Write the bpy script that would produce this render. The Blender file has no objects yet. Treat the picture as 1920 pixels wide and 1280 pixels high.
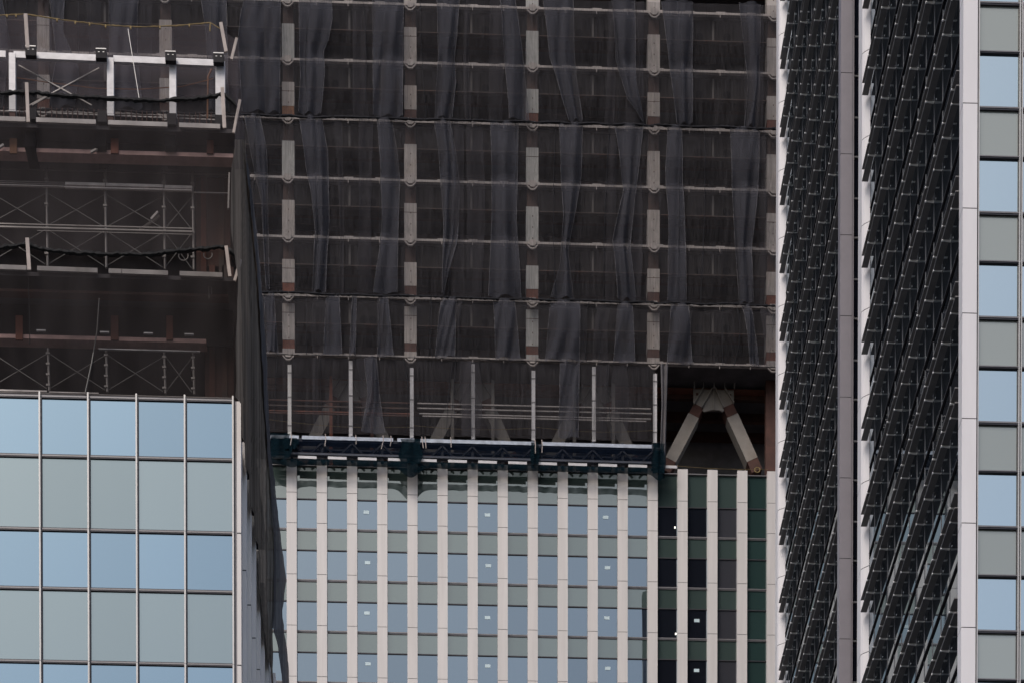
import bpy, bmesh, math, random
from mathutils import Vector
random.seed(7)
S = bpy.context.scene
COL = S.collection
PI = math.pi

# ------------------------------------------------------------------ camera
FPX = 3950.0; YAW = math.atan(128/3950); PITCH = math.radians(1.0); CX = 960.0
PPY = 3745 + FPX*math.tan(PITCH); ZC = 1.6
cam_d = bpy.data.cameras.new('camera'); cam = bpy.data.objects.new('camera', cam_d); COL.objects.link(cam)
cam_d.sensor_width = 36; cam_d.lens = FPX/1920*36
cam_d.shift_x = 0; cam_d.shift_y = (PPY-640)/1920
cam_d.clip_start = 1; cam_d.clip_end = 5000
cam.location = (0, 0, ZC); cam.rotation_euler = (PI/2-PITCH, 0, -YAW)
S.camera = cam

# ------------------------------------------------------------------ light
SUN_EL = math.radians(52); SUN_AZ = math.radians(212)      # azimuth clockwise from +Y
w = bpy.data.worlds.new('World'); S.world = w; w.use_nodes = True
nt = w.node_tree; bg = nt.nodes['Background']
sky = nt.nodes.new('ShaderNodeTexSky'); sky.sky_type = 'NISHITA'; sky.sun_disc = False
sky.sun_elevation = SUN_EL; sky.sun_rotation = SUN_AZ; sky.air_density = 1.0; sky.dust_density = 4.0; sky.ozone_density = 1.0
nt.links.new(sky.outputs[0], bg.inputs[0]); bg.inputs[1].default_value = 0.12
sl = bpy.data.lights.new('sun', 'SUN'); sl.energy = 1.0; sl.angle = math.radians(25); sl.color = (1.0, 0.95, 0.9)
sun = bpy.data.objects.new('sun', sl); COL.objects.link(sun)
dv = Vector((math.sin(SUN_AZ)*math.cos(SUN_EL), math.cos(SUN_AZ)*math.cos(SUN_EL), math.sin(SUN_EL)))
sun.rotation_euler = dv.to_track_quat('Z', 'Y').to_euler(); sun.location = (0, 0, 200)
S.view_settings.view_transform = 'Standard'; S.view_settings.look = 'None'
S.view_settings.exposure = 0.45; S.view_settings.gamma = 1
S.cycles.max_bounces = 8; S.cycles.transparent_max_bounces = 24; S.cycles.glossy_bounces = 4; S.cycles.diffuse_bounces = 3

# ------------------------------------------------------------------ measuring helpers (photo ray -> real plane)
_F = (math.sin(YAW)*math.cos(PITCH), math.cos(YAW)*math.cos(PITCH), -math.sin(PITCH))
_R = (math.cos(YAW), -math.sin(YAW), 0)
_U = (math.sin(YAW)*math.sin(PITCH), math.cos(YAW)*math.sin(PITCH), math.cos(PITCH))
def _ray(px, py):
    a = (px-CX)/FPX; b = (PPY-py)/FPX
    return [_F[i]+a*_R[i]+b*_U[i] for i in range(3)]
def onY(px, py, Y):
    r = _ray(px, py); t = Y/r[1]; return (r[0]*t, Y, r[2]*t+ZC)
def onX(px, py, X):
    r = _ray(px, py); t = X/r[0]; return (X, r[1]*t, r[2]*t+ZC)

# ------------------------------------------------------------------ materials
MATS = {}
def nmat(name):
    m = bpy.data.materials.new(name); m.use_nodes = True; MATS[name] = m
    return m, m.node_tree, m.node_tree.nodes, m.node_tree.links
def mat(name, col, rough=0.6, metal=0.0, var=0.12, scale=1.5, stretch=(1, 1, 1), bump=0.0, spec=0.4, stain=None, stain_amt=0.5, stain_scale=0.6):
    m, t, N, L = nmat(name); b = N['Principled BSDF']
    tc = N.new('ShaderNodeTexCoord'); mp = N.new('ShaderNodeMapping'); mp.inputs['Scale'].default_value = stretch
    no = N.new('ShaderNodeTexNoise'); no.inputs['Scale'].default_value = scale; no.inputs['Detail'].default_value = 5
    no.inputs['Roughness'].default_value = 0.6
    geo = N.new('ShaderNodeNewGeometry')
    L.new(geo.outputs['Position'], mp.inputs['Vector']); L.new(mp.outputs[0], no.inputs['Vector'])
    rp = N.new('ShaderNodeMapRange'); rp.inputs[1].default_value = 0.3; rp.inputs[2].default_value = 0.7
    rp.inputs[3].default_value = 1-var; rp.inputs[4].default_value = 1+var
    L.new(no.outputs['Fac'], rp.inputs[0])
    mx = N.new('ShaderNodeMix'); mx.data_type = 'RGBA'; mx.blend_type = 'MULTIPLY'; mx.inputs[0].default_value = 1
    mx.inputs[6].default_value = (*col, 1); L.new(rp.outputs[0], mx.inputs[7])
    out = mx.outputs[2]
    if stain:
        n2 = N.new('ShaderNodeTexNoise'); n2.inputs['Scale'].default_value = stain_scale; n2.inputs['Detail'].default_value = 7
        L.new(mp.outputs[0], n2.inputs['Vector'])
        r2 = N.new('ShaderNodeMapRange'); r2.inputs[1].default_value = 0.5; r2.inputs[2].default_value = 0.68
        r2.inputs[3].default_value = 0; r2.inputs[4].default_value = stain_amt
        L.new(n2.outputs['Fac'], r2.inputs[0])
        m2 = N.new('ShaderNodeMix'); m2.data_type = 'RGBA'; L.new(r2.outputs[0], m2.inputs[0])
        L.new(out, m2.inputs[6]); m2.inputs[7].default_value = (*stain, 1); out = m2.outputs[2]
    L.new(out, b.inputs['Base Color'])
    b.inputs['Roughness'].default_value = rough; b.inputs['Metallic'].default_value = metal
    b.inputs['Specular IOR Level'].default_value = spec
    if bump:
        bn = N.new('ShaderNodeBump'); bn.inputs['Strength'].default_value = bump; bn.inputs['Distance'].default_value = 0.02
        L.new(no.outputs['Fac'], bn.inputs['Height']); L.new(bn.outputs[0], b.inputs['Normal'])
    return m
def glass(name, base, tint, f0=0.5, rough=0.015, wave=0.0015, wscale=0.5, wstretch=(1, 1, 0.4)):
    m, t, N, L = nmat(name); N.remove(N['Principled BSDF']); out = N['Material Output']
    oi = N.new('ShaderNodeObjectInfo'); vr = N.new('ShaderNodeMapRange'); vr.inputs[3].default_value = 0.93; vr.inputs[4].default_value = 1.05
    L.new(oi.outputs['Random'], vr.inputs[0])
    d = N.new('ShaderNodeBsdfDiffuse'); g = N.new('ShaderNodeBsdfGlossy')
    for nd, c_ in ((d, base), (g, tint)):
        mm = N.new('ShaderNodeMix'); mm.data_type = 'RGBA'; mm.blend_type = 'MULTIPLY'; mm.inputs[0].default_value = 1
        mm.inputs[6].default_value = (*c_, 1); L.new(vr.outputs[0], mm.inputs[7]); L.new(mm.outputs[2], nd.inputs[0])
    g.inputs['Roughness'].default_value = rough
    geo = N.new('ShaderNodeNewGeometry'); mp = N.new('ShaderNodeMapping'); mp.inputs['Scale'].default_value = wstretch
    no = N.new('ShaderNodeTexNoise'); no.inputs['Scale'].default_value = wscale; no.inputs['Detail'].default_value = 2
    L.new(geo.outputs['Position'], mp.inputs[0]); L.new(mp.outputs[0], no.inputs['Vector'])
    bn = N.new('ShaderNodeBump'); bn.inputs['Strength'].default_value = 1; bn.inputs['Distance'].default_value = wave
    L.new(no.outputs['Fac'], bn.inputs['Height']); L.new(bn.outputs[0], g.inputs['Normal'])
    lw = N.new('ShaderNodeLayerWeight'); lw.inputs[0].default_value = 0.5
    pw = N.new('ShaderNodeMath'); pw.operation = 'POWER'; pw.inputs[1].default_value = 5; L.new(lw.outputs['Facing'], pw.inputs[0])
    mr = N.new('ShaderNodeMapRange'); mr.inputs[3].default_value = f0; mr.inputs[4].default_value = 1.0; L.new(pw.outputs[0], mr.inputs[0])
    mx = N.new('ShaderNodeMixShader'); L.new(mr.outputs[0], mx.inputs[0]); L.new(d.outputs[0], mx.inputs[1]); L.new(g.outputs[0], mx.inputs[2])
    L.new(mx.outputs[0], out.inputs[0])
    return m
def netmat(name, col, opac, streak=0.35, transl=0.25, sc=(6, 6, 0.35), cv=0.0):
    m, t, N, L = nmat(name); N.remove(N['Principled BSDF']); out = N['Material Output']
    d = N.new('ShaderNodeBsdfDiffuse'); d.inputs[0].default_value = (*col, 1)
    tl = N.new('ShaderNodeBsdfTranslucent'); tl.inputs[0].default_value = (*col, 1)
    ms = N.new('ShaderNodeMixShader'); ms.inputs[0].default_value = transl
    L.new(d.outputs[0], ms.inputs[1]); L.new(tl.outputs[0], ms.inputs[2])
    if cv:
        g0 = N.new('ShaderNodeNewGeometry'); m0 = N.new('ShaderNodeMapping'); m0.inputs['Scale'].default_value = (2, 2.6, .12)
        n0 = N.new('ShaderNodeTexNoise'); n0.inputs['Scale'].default_value = 1; n0.inputs['Detail'].default_value = 6
        L.new(g0.outputs['Position'], m0.inputs[0]); L.new(m0.outputs[0], n0.inputs['Vector'])
        r0 = N.new('ShaderNodeMapRange'); r0.inputs[1].default_value = .3; r0.inputs[2].default_value = .7; r0.inputs[3].default_value = 1-cv; r0.inputs[4].default_value = 1+cv
        L.new(n0.outputs['Fac'], r0.inputs[0]); x0 = N.new('ShaderNodeMix'); x0.data_type = 'RGBA'; x0.blend_type = 'MULTIPLY'; x0.inputs[0].default_value = 1
        x0.inputs[6].default_value = (*col, 1); L.new(r0.outputs[0], x0.inputs[7])
        L.new(x0.outputs[2], d.inputs[0]); L.new(x0.outputs[2], tl.inputs[0])
    tr = N.new('ShaderNodeBsdfTransparent')
    geo = N.new('ShaderNodeNewGeometry'); mp = N.new('ShaderNodeMapping'); mp.inputs['Scale'].default_value = sc
    no = N.new('ShaderNodeTexNoise'); no.inputs['Scale'].default_value = 1; no.inputs['Detail'].default_value = 4
    L.new(geo.outputs['Position'], mp.inputs[0]); L.new(mp.outputs[0], no.inputs['Vector'])
    mr = N.new('ShaderNodeMapRange'); mr.inputs[1].default_value = 0.3; mr.inputs[2].default_value = 0.7
    mr.inputs[3].default_value = opac*(1-streak); mr.inputs[4].default_value = min(1, opac*(1+streak))
    L.new(no.outputs['Fac'], mr.inputs[0])
    mx = N.new('ShaderNodeMixShader'); L.new(mr.outputs[0], mx.inputs[0]); L.new(tr.outputs[0], mx.inputs[1]); L.new(ms.outputs[0], mx.inputs[2])
    L.new(mx.outputs[0], out.inputs[0])
    return m

white = mat('white_panel', (0.60, 0.568, 0.55), 0.45, var=0.07, scale=0.8, stretch=(2.2, 2.2, 0.12), stain=(0.50, 0.47, 0.45), stain_amt=0.4, stain_scale=0.9)
whiteR = mat('bright_panel', (0.66, 0.64, 0.65), 0.4, var=0.04, scale=0.8, stretch=(1.5, 1.5, 0.25))
greyP = mat('grey_panel', (0.24, 0.225, 0.25), 0.4, metal=0.2, var=0.05)  # far-wing pilaster and recess mullion, darker grey than the white piers
finM = mat('stone_fin', (0.86, 0.82, 0.79), 0.5, var=0.05, scale=1, stretch=(2, 2, 0.3))
joint = mat('dark_joint', (0.05, 0.05, 0.055), 0.8)  # dark core that shows in the panel joints
darkM = mat('dark_frame', (0.035, 0.035, 0.042), 0.4, metal=0.3)
midM = mat('grey_frame', (0.16, 0.155, 0.16), 0.4, metal=0.4)
alu = mat('aluminium', (0.42, 0.41, 0.40), 0.4, metal=0.3, var=0.06)
aluD = mat('dull_mullion', (0.10, 0.10, 0.11), 0.5, metal=0.0, var=0.06)
black = mat('black_louvre', (0.16, 0.157, 0.16), 0.6, var=0.15, spec=0.25)
mattB = mat('matt_black', (0.006, 0.006, 0.007), 0.9, var=0.1, spec=0.0)
bracketM = mat('bracket_metal', (0.82, 0.82, 0.82), 0.6, var=0.05)
darkwall = mat('dark_wall', (0.03, 0.03, 0.034), 0.8, spec=0.1)
concrete = mat('concrete', (0.20, 0.19, 0.20), 0.8, var=0.15)
deckM = mat('steel_deck', (0.09, 0.082, 0.085), 0.9, spec=0.05, var=0.25, scale=0.7)
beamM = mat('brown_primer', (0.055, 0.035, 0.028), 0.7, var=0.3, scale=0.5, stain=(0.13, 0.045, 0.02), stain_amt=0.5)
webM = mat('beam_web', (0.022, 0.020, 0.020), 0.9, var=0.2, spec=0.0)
rust = mat('rust', (0.15, 0.05, 0.03), 0.8, var=0.35, scale=1.2, stain=(0.05, 0.03, 0.025), stain_amt=0.7)
rustD = mat('dark_rust', (0.07, 0.03, 0.022), 0.8, var=0.35, scale=1.2)
orange = mat('orange_rust', (0.20, 0.09, 0.045), 0.8, var=0.3, scale=2)
pinkF = mat('primer_flange', (0.62, 0.40, 0.36), 0.7, var=0.25, scale=2, stretch=(1, 1, 3))
beige = mat('fireproof_board', (0.37, 0.335, 0.315), 0.8, var=0.08, scale=1.5, stain=(0.27, 0.20, 0.15), stain_amt=0.35, stain_scale=0.5)
beigeG = mat('fireproof_grey', (0.37, 0.365, 0.35), 0.8, var=0.08, scale=1.5)
stiffM = mat('stiffener_paint', (0.10, 0.09, 0.085), 0.8, var=0.1)
rustC = mat('column_core_rust', (0.05, 0.026, 0.020), 0.8, var=0.5, scale=1.2)  # dark brown rust of the uncased column core
railM = mat('edge_angle', (0.36, 0.32, 0.30), 0.6, var=0.12, scale=0.5)
galv = mat('galvanised', (0.46, 0.45, 0.46), 0.45, metal=0.15, var=0.15, scale=3, stretch=(1, 1, 2))
pipeM = mat('pipe', (0.25, 0.23, 0.22), 0.5, metal=0.3, var=0.2, scale=2)
braceO = mat('brace_board', (0.25, 0.225, 0.20), 0.8, var=0.12, stain=(0.16, 0.12, 0.09), stain_amt=0.4)
dullT = mat('dull_tube', (0.13, 0.125, 0.12), 0.6)
braceD = mat('dim_fireproofing', (0.14, 0.13, 0.12), 0.8, var=0.1)  # dimming by the net put into the colour of covered braces and posts
wood = mat('timber', (0.42, 0.36, 0.33), 0.8, var=0.2, scale=2)
clampM = mat('clamp_steel', (0.03, 0.028, 0.03), 0.8, spec=0.1)
woodG = mat('grey_timber', (0.52, 0.48, 0.46), 0.8, var=0.15, scale=1.5)
ropeY = mat('yellow_rope', (0.25, 0.18, 0.08), 0.9, var=0.3, scale=6)
ropeB = mat('black_rope', (0.01, 0.01, 0.011), 0.9)
hemM = mat('net_hem', (0.012, 0.012, 0.016), 0.95, var=0.3, scale=5)
sticker = mat('window_sticker', (0.5, 0.62, 0.66), 0.5)
asphalt = mat('asphalt', (0.06, 0.06, 0.062), 0.9, var=0.2, scale=0.3)
silver = mat('silver_board', (0.25, 0.28, 0.33), 0.5, metal=0.0, var=0.35, scale=1.6, bump=0.6)
navy = mat('navy_steel', (0.012, 0.018, 0.035), 0.6, var=0.3)
glL = glass('sky_glass_left', (0.03, 0.05, 0.07), (0.222, 0.322, 0.398), 0.72, wave=0.001)
glLs = glass('spandrel_left', (0.108, 0.142, 0.152), (0.30, 0.375, 0.395), 0.50, rough=0.05, wave=0.001)
glC = glass('sky_glass_centre', (0.016, 0.018, 0.026), (0.295, 0.378, 0.425), 0.55, wave=0.002, wscale=0.35)
glCs = glass('spandrel_centre', (0.082, 0.120, 0.112), (0.285, 0.315, 0.295), 0.50, wave=0.002, wscale=0.35)
glCg = glass('green_glass_centre', (0.03, 0.058, 0.055), (0.45, 0.50, 0.50), 0.25, wave=0.003)
glCb = glass('blind_glass_centre', (0.050, 0.051, 0.060), (0.45, 0.50, 0.55), 0.2, wave=0.003)
glR = glass('sky_glass_right', (0.04, 0.06, 0.08), (0.615, 0.735, 0.74), 0.70, wave=0.001)
glRs = glass('spandrel_right', (0.24, 0.275, 0.265), (0.50, 0.50, 0.43), 0.40, rough=0.05, wave=0.001)
glRd = glass('recess_glass', (0.006, 0.007, 0.012), (0.4, 0.45, 0.5), 0.10, wave=0.002)
glSide = glass('side_glass', (0.012, 0.015, 0.02), (0.62, 0.68, 0.72), 0.35, wave=0.001)
net1 = netmat('net_single', (0.078, 0.074, 0.080), 0.34, streak=0.45, sc=(9, 9, 0.3))
selvM = netmat('net_selvedge', (0.15, 0.145, 0.155), 0.75, streak=0.25, sc=(3, 3, 1.2))
net1b = netmat('net_overlap', (0.085, 0.081, 0.091), 0.26, streak=0.3)
net2 = netmat('net_double', (0.086, 0.087, 0.104), 0.50, streak=0.2)
net3 = netmat('net_left', (0.165, 0.14, 0.152), 0.26, streak=0.12)
net4 = netmat('net_side', (0.19, 0.16, 0.135), 0.97, streak=0.03, sc=(1, 1, 0.25), cv=.5)
netS = netmat('net_side_dark', (0.145, 0.138, 0.145), 0.97, streak=0.03, sc=(1, 1, 0.25), cv=.4)
netB = netmat('net_blue', (0.005, 0.013, 0.019), 0.90, streak=0.2, sc=(1.5, 1.5, 1.5))
netV = netmat('net_navy_veil', (0.006, 0.010, 0.020), 0.62, streak=0.25, sc=(1.5, 1.5, 1.5))
net5 = netmat('net_lower_left', (0.060, 0.053, 0.054), 0.46, streak=0.3, sc=(1.5, 1.5, 0.2))
lampM, _t, _N, _L = nmat('lamp'); _N['Principled BSDF'].inputs['Emission Color'].default_value = (1, 0.95, 0.8, 1); _N['Principled BSDF'].inputs['Emission Strength'].default_value = 1.2

# ------------------------------------------------------------------ mesh helpers
class MB:
    def __init__(s): s.v = []; s.f = []; s.m = []; s.mats = []
    def _mi(s, m):
        if m is None: return 0
        if m not in s.mats: s.mats.append(m)
        return s.mats.index(m)
    def add(s, vs, fs, m=None):
        o = len(s.v); s.v += [tuple(v) for v in vs]; mi = s._mi(m)
        for f in fs: s.f.append([i+o for i in f]); s.m.append(mi)
        return s
    def box(s, x0, x1, y0, y1, z0, z1, m=None):
        if x0 > x1: x0, x1 = x1, x0
        if y0 > y1: y0, y1 = y1, y0
        if z0 > z1: z0, z1 = z1, z0
        return s.add([(x0, y0, z0), (x1, y0, z0), (x1, y1, z0), (x0, y1, z0), (x0, y0, z1), (x1, y0, z1), (x1, y1, z1), (x0, y1, z1)],
                     [(0, 3, 2, 1), (4, 5, 6, 7), (0, 1, 5, 4), (1, 2, 6, 5), (2, 3, 7, 6), (3, 0, 4, 7)], m)
    def prism(s, pts, d, m=None):
        """pts polygon (3D), extruded by vector d"""
        n = len(pts); vs = list(pts)+[(p[0]+d[0], p[1]+d[1], p[2]+d[2]) for p in pts]
        return s.add(vs, [tuple(range(n))[::-1], tuple(range(n, 2*n))]+[(i, (i+1) % n, n+(i+1) % n, n+i) for i in range(n)], m)
    def bar(s, p, q, w, h=None, m=None, up=(0, 1, 0)):
        h = h or w; p = Vector(p); q = Vector(q); a = (q-p).normalized(); u = Vector(up)
        if abs(a.dot(u)) > 0.98: u = Vector((1, 0, 0))
        sd = a.cross(u).normalized(); u = sd.cross(a).normalized(); vs = []
        for c in (p, q):
            for i, j in ((-1, -1), (1, -1), (1, 1), (-1, 1)): vs.append(c+sd*i*w/2+u*j*h/2)
        return s.add(vs, [(3, 2, 1, 0), (4, 5, 6, 7), (0, 1, 5, 4), (1, 2, 6, 5), (2, 3, 7, 6), (3, 0, 4, 7)], m)
    def tube(s, pts, r, n=6, m=None, jit=0.0):
        P = [Vector(p) for p in pts]; vs = []; k = len(P)
        for i, p in enumerate(P):
            a = (P[min(i+1, k-1)]-P[max(i-1, 0)]).normalized(); u = Vector((0, 1, 0)) if abs(a.y) < .9 else Vector((0, 0, 1))
            sd = a.cross(u).normalized(); u = sd.cross(a)
            rr = r*(1+random.uniform(-jit, jit))
            for j in range(n): t = 2*PI*j/n; vs.append(p+sd*rr*math.cos(t)+u*rr*math.sin(t))
        fs = [(i*n+j, i*n+(j+1) % n, (i+1)*n+(j+1) % n, (i+1)*n+j) for i in range(k-1) for j in range(n)]
        fs += [tuple(range(n))[::-1], tuple(range((k-1)*n, k*n))]
        return s.add(vs, fs, m)
    def build(s, name, m=None, parent=None, smooth=False, origin=None, label=None):
        o_ = origin
        if o_ is None:
            xs = [v[0] for v in s.v]; ys = [v[1] for v in s.v]; zs = [v[2] for v in s.v]
            o_ = ((min(xs)+max(xs))/2, (min(ys)+max(ys))/2, min(zs))
        me = bpy.data.meshes.new(name)
        me.from_pydata([(v[0]-o_[0], v[1]-o_[1], v[2]-o_[2]) for v in s.v], [], s.f)
        if s.mats:
            for k in s.mats: me.materials.append(k)
            for p, k in zip(me.polygons, s.m): p.material_index = k
        else: me.materials.append(m)
        if smooth:
            for p in me.polygons: p.use_smooth = True
        me.update()
        ob = bpy.data.objects.new(name, me); COL.objects.link(ob)
        place(ob, o_, parent)
        if label: ob['label'] = label
        return ob
def wloc(o):
    v = Vector(o.location)
    while o.parent: o = o.parent; v = v+Vector(o.location)
    return v
def place(ob, loc, parent=None):
    if parent: ob.parent = parent; ob.location = Vector(loc)-wloc(parent)
    else: ob.location = loc
def dup(src, loc, parent=None, m=None):
    c = src.copy(); COL.objects.link(c); c.parent = None; place(c, loc, parent or src.parent)
    if m:
        c.data = src.data.copy(); c.data.materials.clear(); c.data.materials.append(m)
    return c
def thing(name, label, cat, loc, group=None):
    o = bpy.data.objects.new(name, None); COL.objects.link(o); o.location = loc; o.empty_display_size = 1
    return tag(o, label, cat, group)
def tag(o, label, cat, group=None, kind=None):
    o['label'] = label; o['category'] = cat
    if group: o['group'] = group
    if kind: o['kind'] = kind
    return o
def B(*a, m=None): return MB().box(*a, m=m)

# ------------------------------------------------------------------ ground
g = MB().add([(-900, -900, 0), (900, -900, 0), (900, 1200, 0), (-900, 1200, 0)], [(0, 1, 2, 3)]).build('ground', asphalt, origin=(0, 0, 0))
g['kind'] = 'structure'

# ================================================================== RIGHT TOWER
YR = 84.5
RT = thing('office_tower', 'pale office tower on the right with rows of black horizontal sunshades on its side walls', 'building', (30, 112, 0))
xp0 = onY(1803, 640, YR)[0]; xp1 = onY(1830, 640, YR)[0]
XW1 = 20.95                                  # side glass, near wing
XT = 48
TOPR = 130; TOPB = 190; YF1 = 103.6; YF2 = 129.9; Yg = 108.4
B(XW1+.12, XT, YR+.55, YF1-.3, 0, TOPR).build('wall', darkwall, RT)
B(22.1, XT, YF1-.29, Yg-.1, 0, TOPR-.5).build('wall', darkwall, RT)
Yg = 108.4
XW2 = onY(1473, 640, YF2)[0]
B(XW2+.12, XT, Yg+.25, YF2+.2, 0, TOPR-1).build('wall', darkwall, RT)
# --- front of near wing: glass grid
zt = lambda py, px=1836, Y=YR: onY(px, py, Y)[2]
zA = zt(4); st = (zt(4)-zt(1181))/6; vis = (zt(95)-zt(200.5))
zthick = [zA-k*st for k in range(-1, 8)]
wx0 = onY(1836, 640, YR)[0]; wx1 = onY(1908, 640, YR)[0]; wp = onY(1917, 640, YR)[0]-wx0
src = {}
for c in range(3):
    for k, z in enumerate(zthick):
        loc = (wx0+c*wp+(wx1-wx0)/2, YR+.13, z+.05)
        if 'v' not in src: src['v'] = B(wx0, wx1, YR+.10, YR+.16, z+.05, z+vis-.03).build('window', glR, RT, origin=loc)
        else: dup(src['v'], loc)
        loc = (wx0+c*wp+(wx1-wx0)/2, YR+.13, z-(st-vis)+.03)
        if 's' not in src: src['s'] = B(wx0, wx1, YR+.10, YR+.16, z-(st-vis)+.03, z-.05).build('spandrel_panel', glRs, RT, origin=loc)
        else: dup(src['s'], loc)
z0 = zthick[-1]-st; z1 = zthick[0]+vis
for c in range(3):                                                  # paired mullions with a dark slot
    x = wx0+c*wp
    for dx in (-.07, wx1-wx0+.035):
        B(x+dx, x+dx+.045, YR-.04, YR+.14, z0, z1).build('mullion', alu, RT)
    B(x+wx1-wx0+.005, x+wx1-wx0+.03, YR+.05, YR+.14, z0, z1, m=darkM).build('mullion', darkM, RT)
B(wx0-.13, wx0-.07, YR+.06, YR+.5, z0, z1).build('gasket', darkM, RT)
for z in zthick:
    mb = MB(); mb.box(wx0-.02, wx0+3*wp, YR+.0, YR+.14, z-.015, z+.045, midM); mb.box(wx0-.02, wx0+3*wp, YR+.02, YR+.14, z-.07, z-.016, darkM)
    mb.build('transom', None, RT)
    zz = z+vis
    mb = MB(); mb.box(wx0-.02, wx0+3*wp, YR+.0, YR+.14, zz-.01, zz+.03, midM); mb.box(wx0-.02, wx0+3*wp, YR+.02, YR+.14, zz-.05, zz-.011, darkM)
    mb.build('transom', None, RT)
# white corner pier
jz = [zt(198, 1815)+st*k for k in range(-6, 3)]
def pier(poly, zs, ext, m, name='pier', gap=.018, parent=None):
    """vertical prism of plan polygon poly, split by joints at zs"""
    mb = MB(); zs = sorted(zs)
    lv = [0]+zs+[ext]
    for a, b_ in zip(lv, lv[1:]):
        mb.prism([(x, y, a+gap) for x, y in poly][::-1], (0, 0, b_-a-2*gap), m)
    cx = sum(p[0] for p in poly)/len(poly); cy = sum(p[1] for p in poly)/len(poly)
    mb.prism([(cx+(x-cx)*.97, cy+(y-cy)*.97, 0.01) for x, y in poly][::-1], (0, 0, ext-.05), joint)
    return mb.build(name, None, parent)
pier([(xp0, YR-.10), (xp1, YR-.10), (xp1, YR+.5), (xp0, YR+.5)], jz, TOPR+.3, whiteR, parent=RT)
# --- side wall builder
def side_wing(XW, y_near, y_far, mull_ys, zj, storey, zlo, zhi, depth, inner, brk_scale=1.0):
    n0 = int((zj-zlo)/storey)+1; n1 = int((zhi-zj)/storey)+1
    levels = [zj+storey*k for k in range(-n0, n1)]
    # ribbon glazing: one pane strip per storey
    first = None; fb = None
    for z in levels:
        loc = (XW, (y_near+y_far)/2, z+.43)
        if first is None:
            first = B(XW-.02, XW+.06, y_near, y_far, z+.365, z+storey+.115).build('ribbon_window', glSide, RT, origin=loc)
            fb = MB().box(XW-.045, XW+.10, y_near, y_far, z+.12, z+.36, mattB).box(XW-.06, XW-.0451, y_near, y_far, z+.365, z+.39, aluD)
            fb = fb.build('floor_band', None, RT, origin=(loc[0], loc[1], z+.08))
        else:
            dup(first, loc); dup(fb, (loc[0], loc[1], z+.08))
    ms = None
    for y in mull_ys:
        if ms is None: ms = B(XW-.042, XW-.0201, y-.016, y+.016, levels[0], levels[-1]+storey).build('mullion', aluD, RT, origin=(XW-.04, y, levels[0]))
        else: dup(ms, (XW-.04, y, levels[0]))
    bl = None
    for z in levels:
        for j, dz in enumerate((1.72, 2.30)):
            zz = z-dz
            key = (XW-depth, (y_near+y_far)/2, zz)
            if bl is None or len(bl) <= j:
                bl = bl or []
                t = B(XW-depth, XW-inner, y_near+.05, y_far+.28, zz, zz+.045).build('sunshade', black, RT, origin=key)
                bks = []
                for q, y in enumerate(mull_ys):
                    if not (y_near+.3 < y < y_far-.1): continue
                    th = .042 if (q+j) % 2 else .024
                    o0 = (XW-inner, y, zz)
                    mb = MB().prism([(XW-.03, y-.02, zz-.006-2*th), (XW-depth*.97, y-.02, zz-.003-th), (XW-depth*.97, y-.02, zz-.002), (XW-.03, y-.02, zz-.002)], (0, .04, 0))
                    mb.box(XW-depth-.012, XW-depth+(.07 if (q+j) % 2 else .035), y-.035, y+.035, zz-.055, zz-.0021)
                    if j: mb.box(XW-inner-.03, XW-inner+.02, y-.02, y+.02, zz+.046, zz+.12)
                    bks.append(mb.build('bracket', bracketM, t, origin=o0))
                bl.append((t, bks))
            else:
                t, bks = bl[j]
                c = dup(t, key, RT)
                for b2 in bks: dup(b2, (XW-inner, wloc(b2).y, zz), c)
m1 = onX(1642, 640, XW1)[1]; m2 = onX(1783.5, 640, XW1)[1]; pt = (m1-m2)/10
ys1 = [m1+pt-k*pt for k in range(0, 13)]
Yf1 = ys1[0]
fin1_l = onY(1613.5, 576, Yf1+.55); fin1_r = XW1
zj1 = onY(1630, 576, Yf1)[2]; st1 = zj1-onY(1630, 576+161.3, Yf1)[2]
side_wing(XW1, YR+.55, Yf1-.3, ys1[1:], zj1, st1, 44, 104, .40, .10)
xl = fin1_l[0]
pier([(xl, Yf1+1.2), (xl, Yf1+.32), (xl+.10, Yf1+.20), (XW1+.02, Yf1), (XW1+.02, Yf1+1.2)], [zj1+st1*k for k in range(-9, 7)], TOPR, whiteR, parent=RT)
# recess between the wings and grey pilaster
gx0 = onY(1575, 640, Yg)[0]; gx1 = onY(1597, 640, Yg)[0]
zg = onY(1590, 137, Yg)[2]; stg = zg-onY(1590, 289, Yg)[2]
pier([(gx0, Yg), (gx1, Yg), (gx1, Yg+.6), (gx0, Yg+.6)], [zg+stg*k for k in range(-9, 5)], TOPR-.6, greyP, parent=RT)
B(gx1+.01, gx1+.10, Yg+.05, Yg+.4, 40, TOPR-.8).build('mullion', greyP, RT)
fg = None
for k in range(-8, 5):
    zb = zg+stg*k
    for a, b_ in ((.03, .47), (.50, .97)):
        loc = (gx1+.6, Yg+.2, zb+stg*a)
        B(gx1+.1, 22.2, Yg+.18, Yg+.24, zb+stg*a, zb+stg*b_).build('recess_window', glRd, RT, origin=loc)
    B(gx1+.1, 22.2, Yg+.15, Yg+.24, zb-.04, zb+.04).build('transom', aluD, RT)
    B(gx1+.1, 22.2, Yg+.15, Yg+.24, zb+stg*.475, zb+stg*.495).build('transom', aluD, RT)
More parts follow.
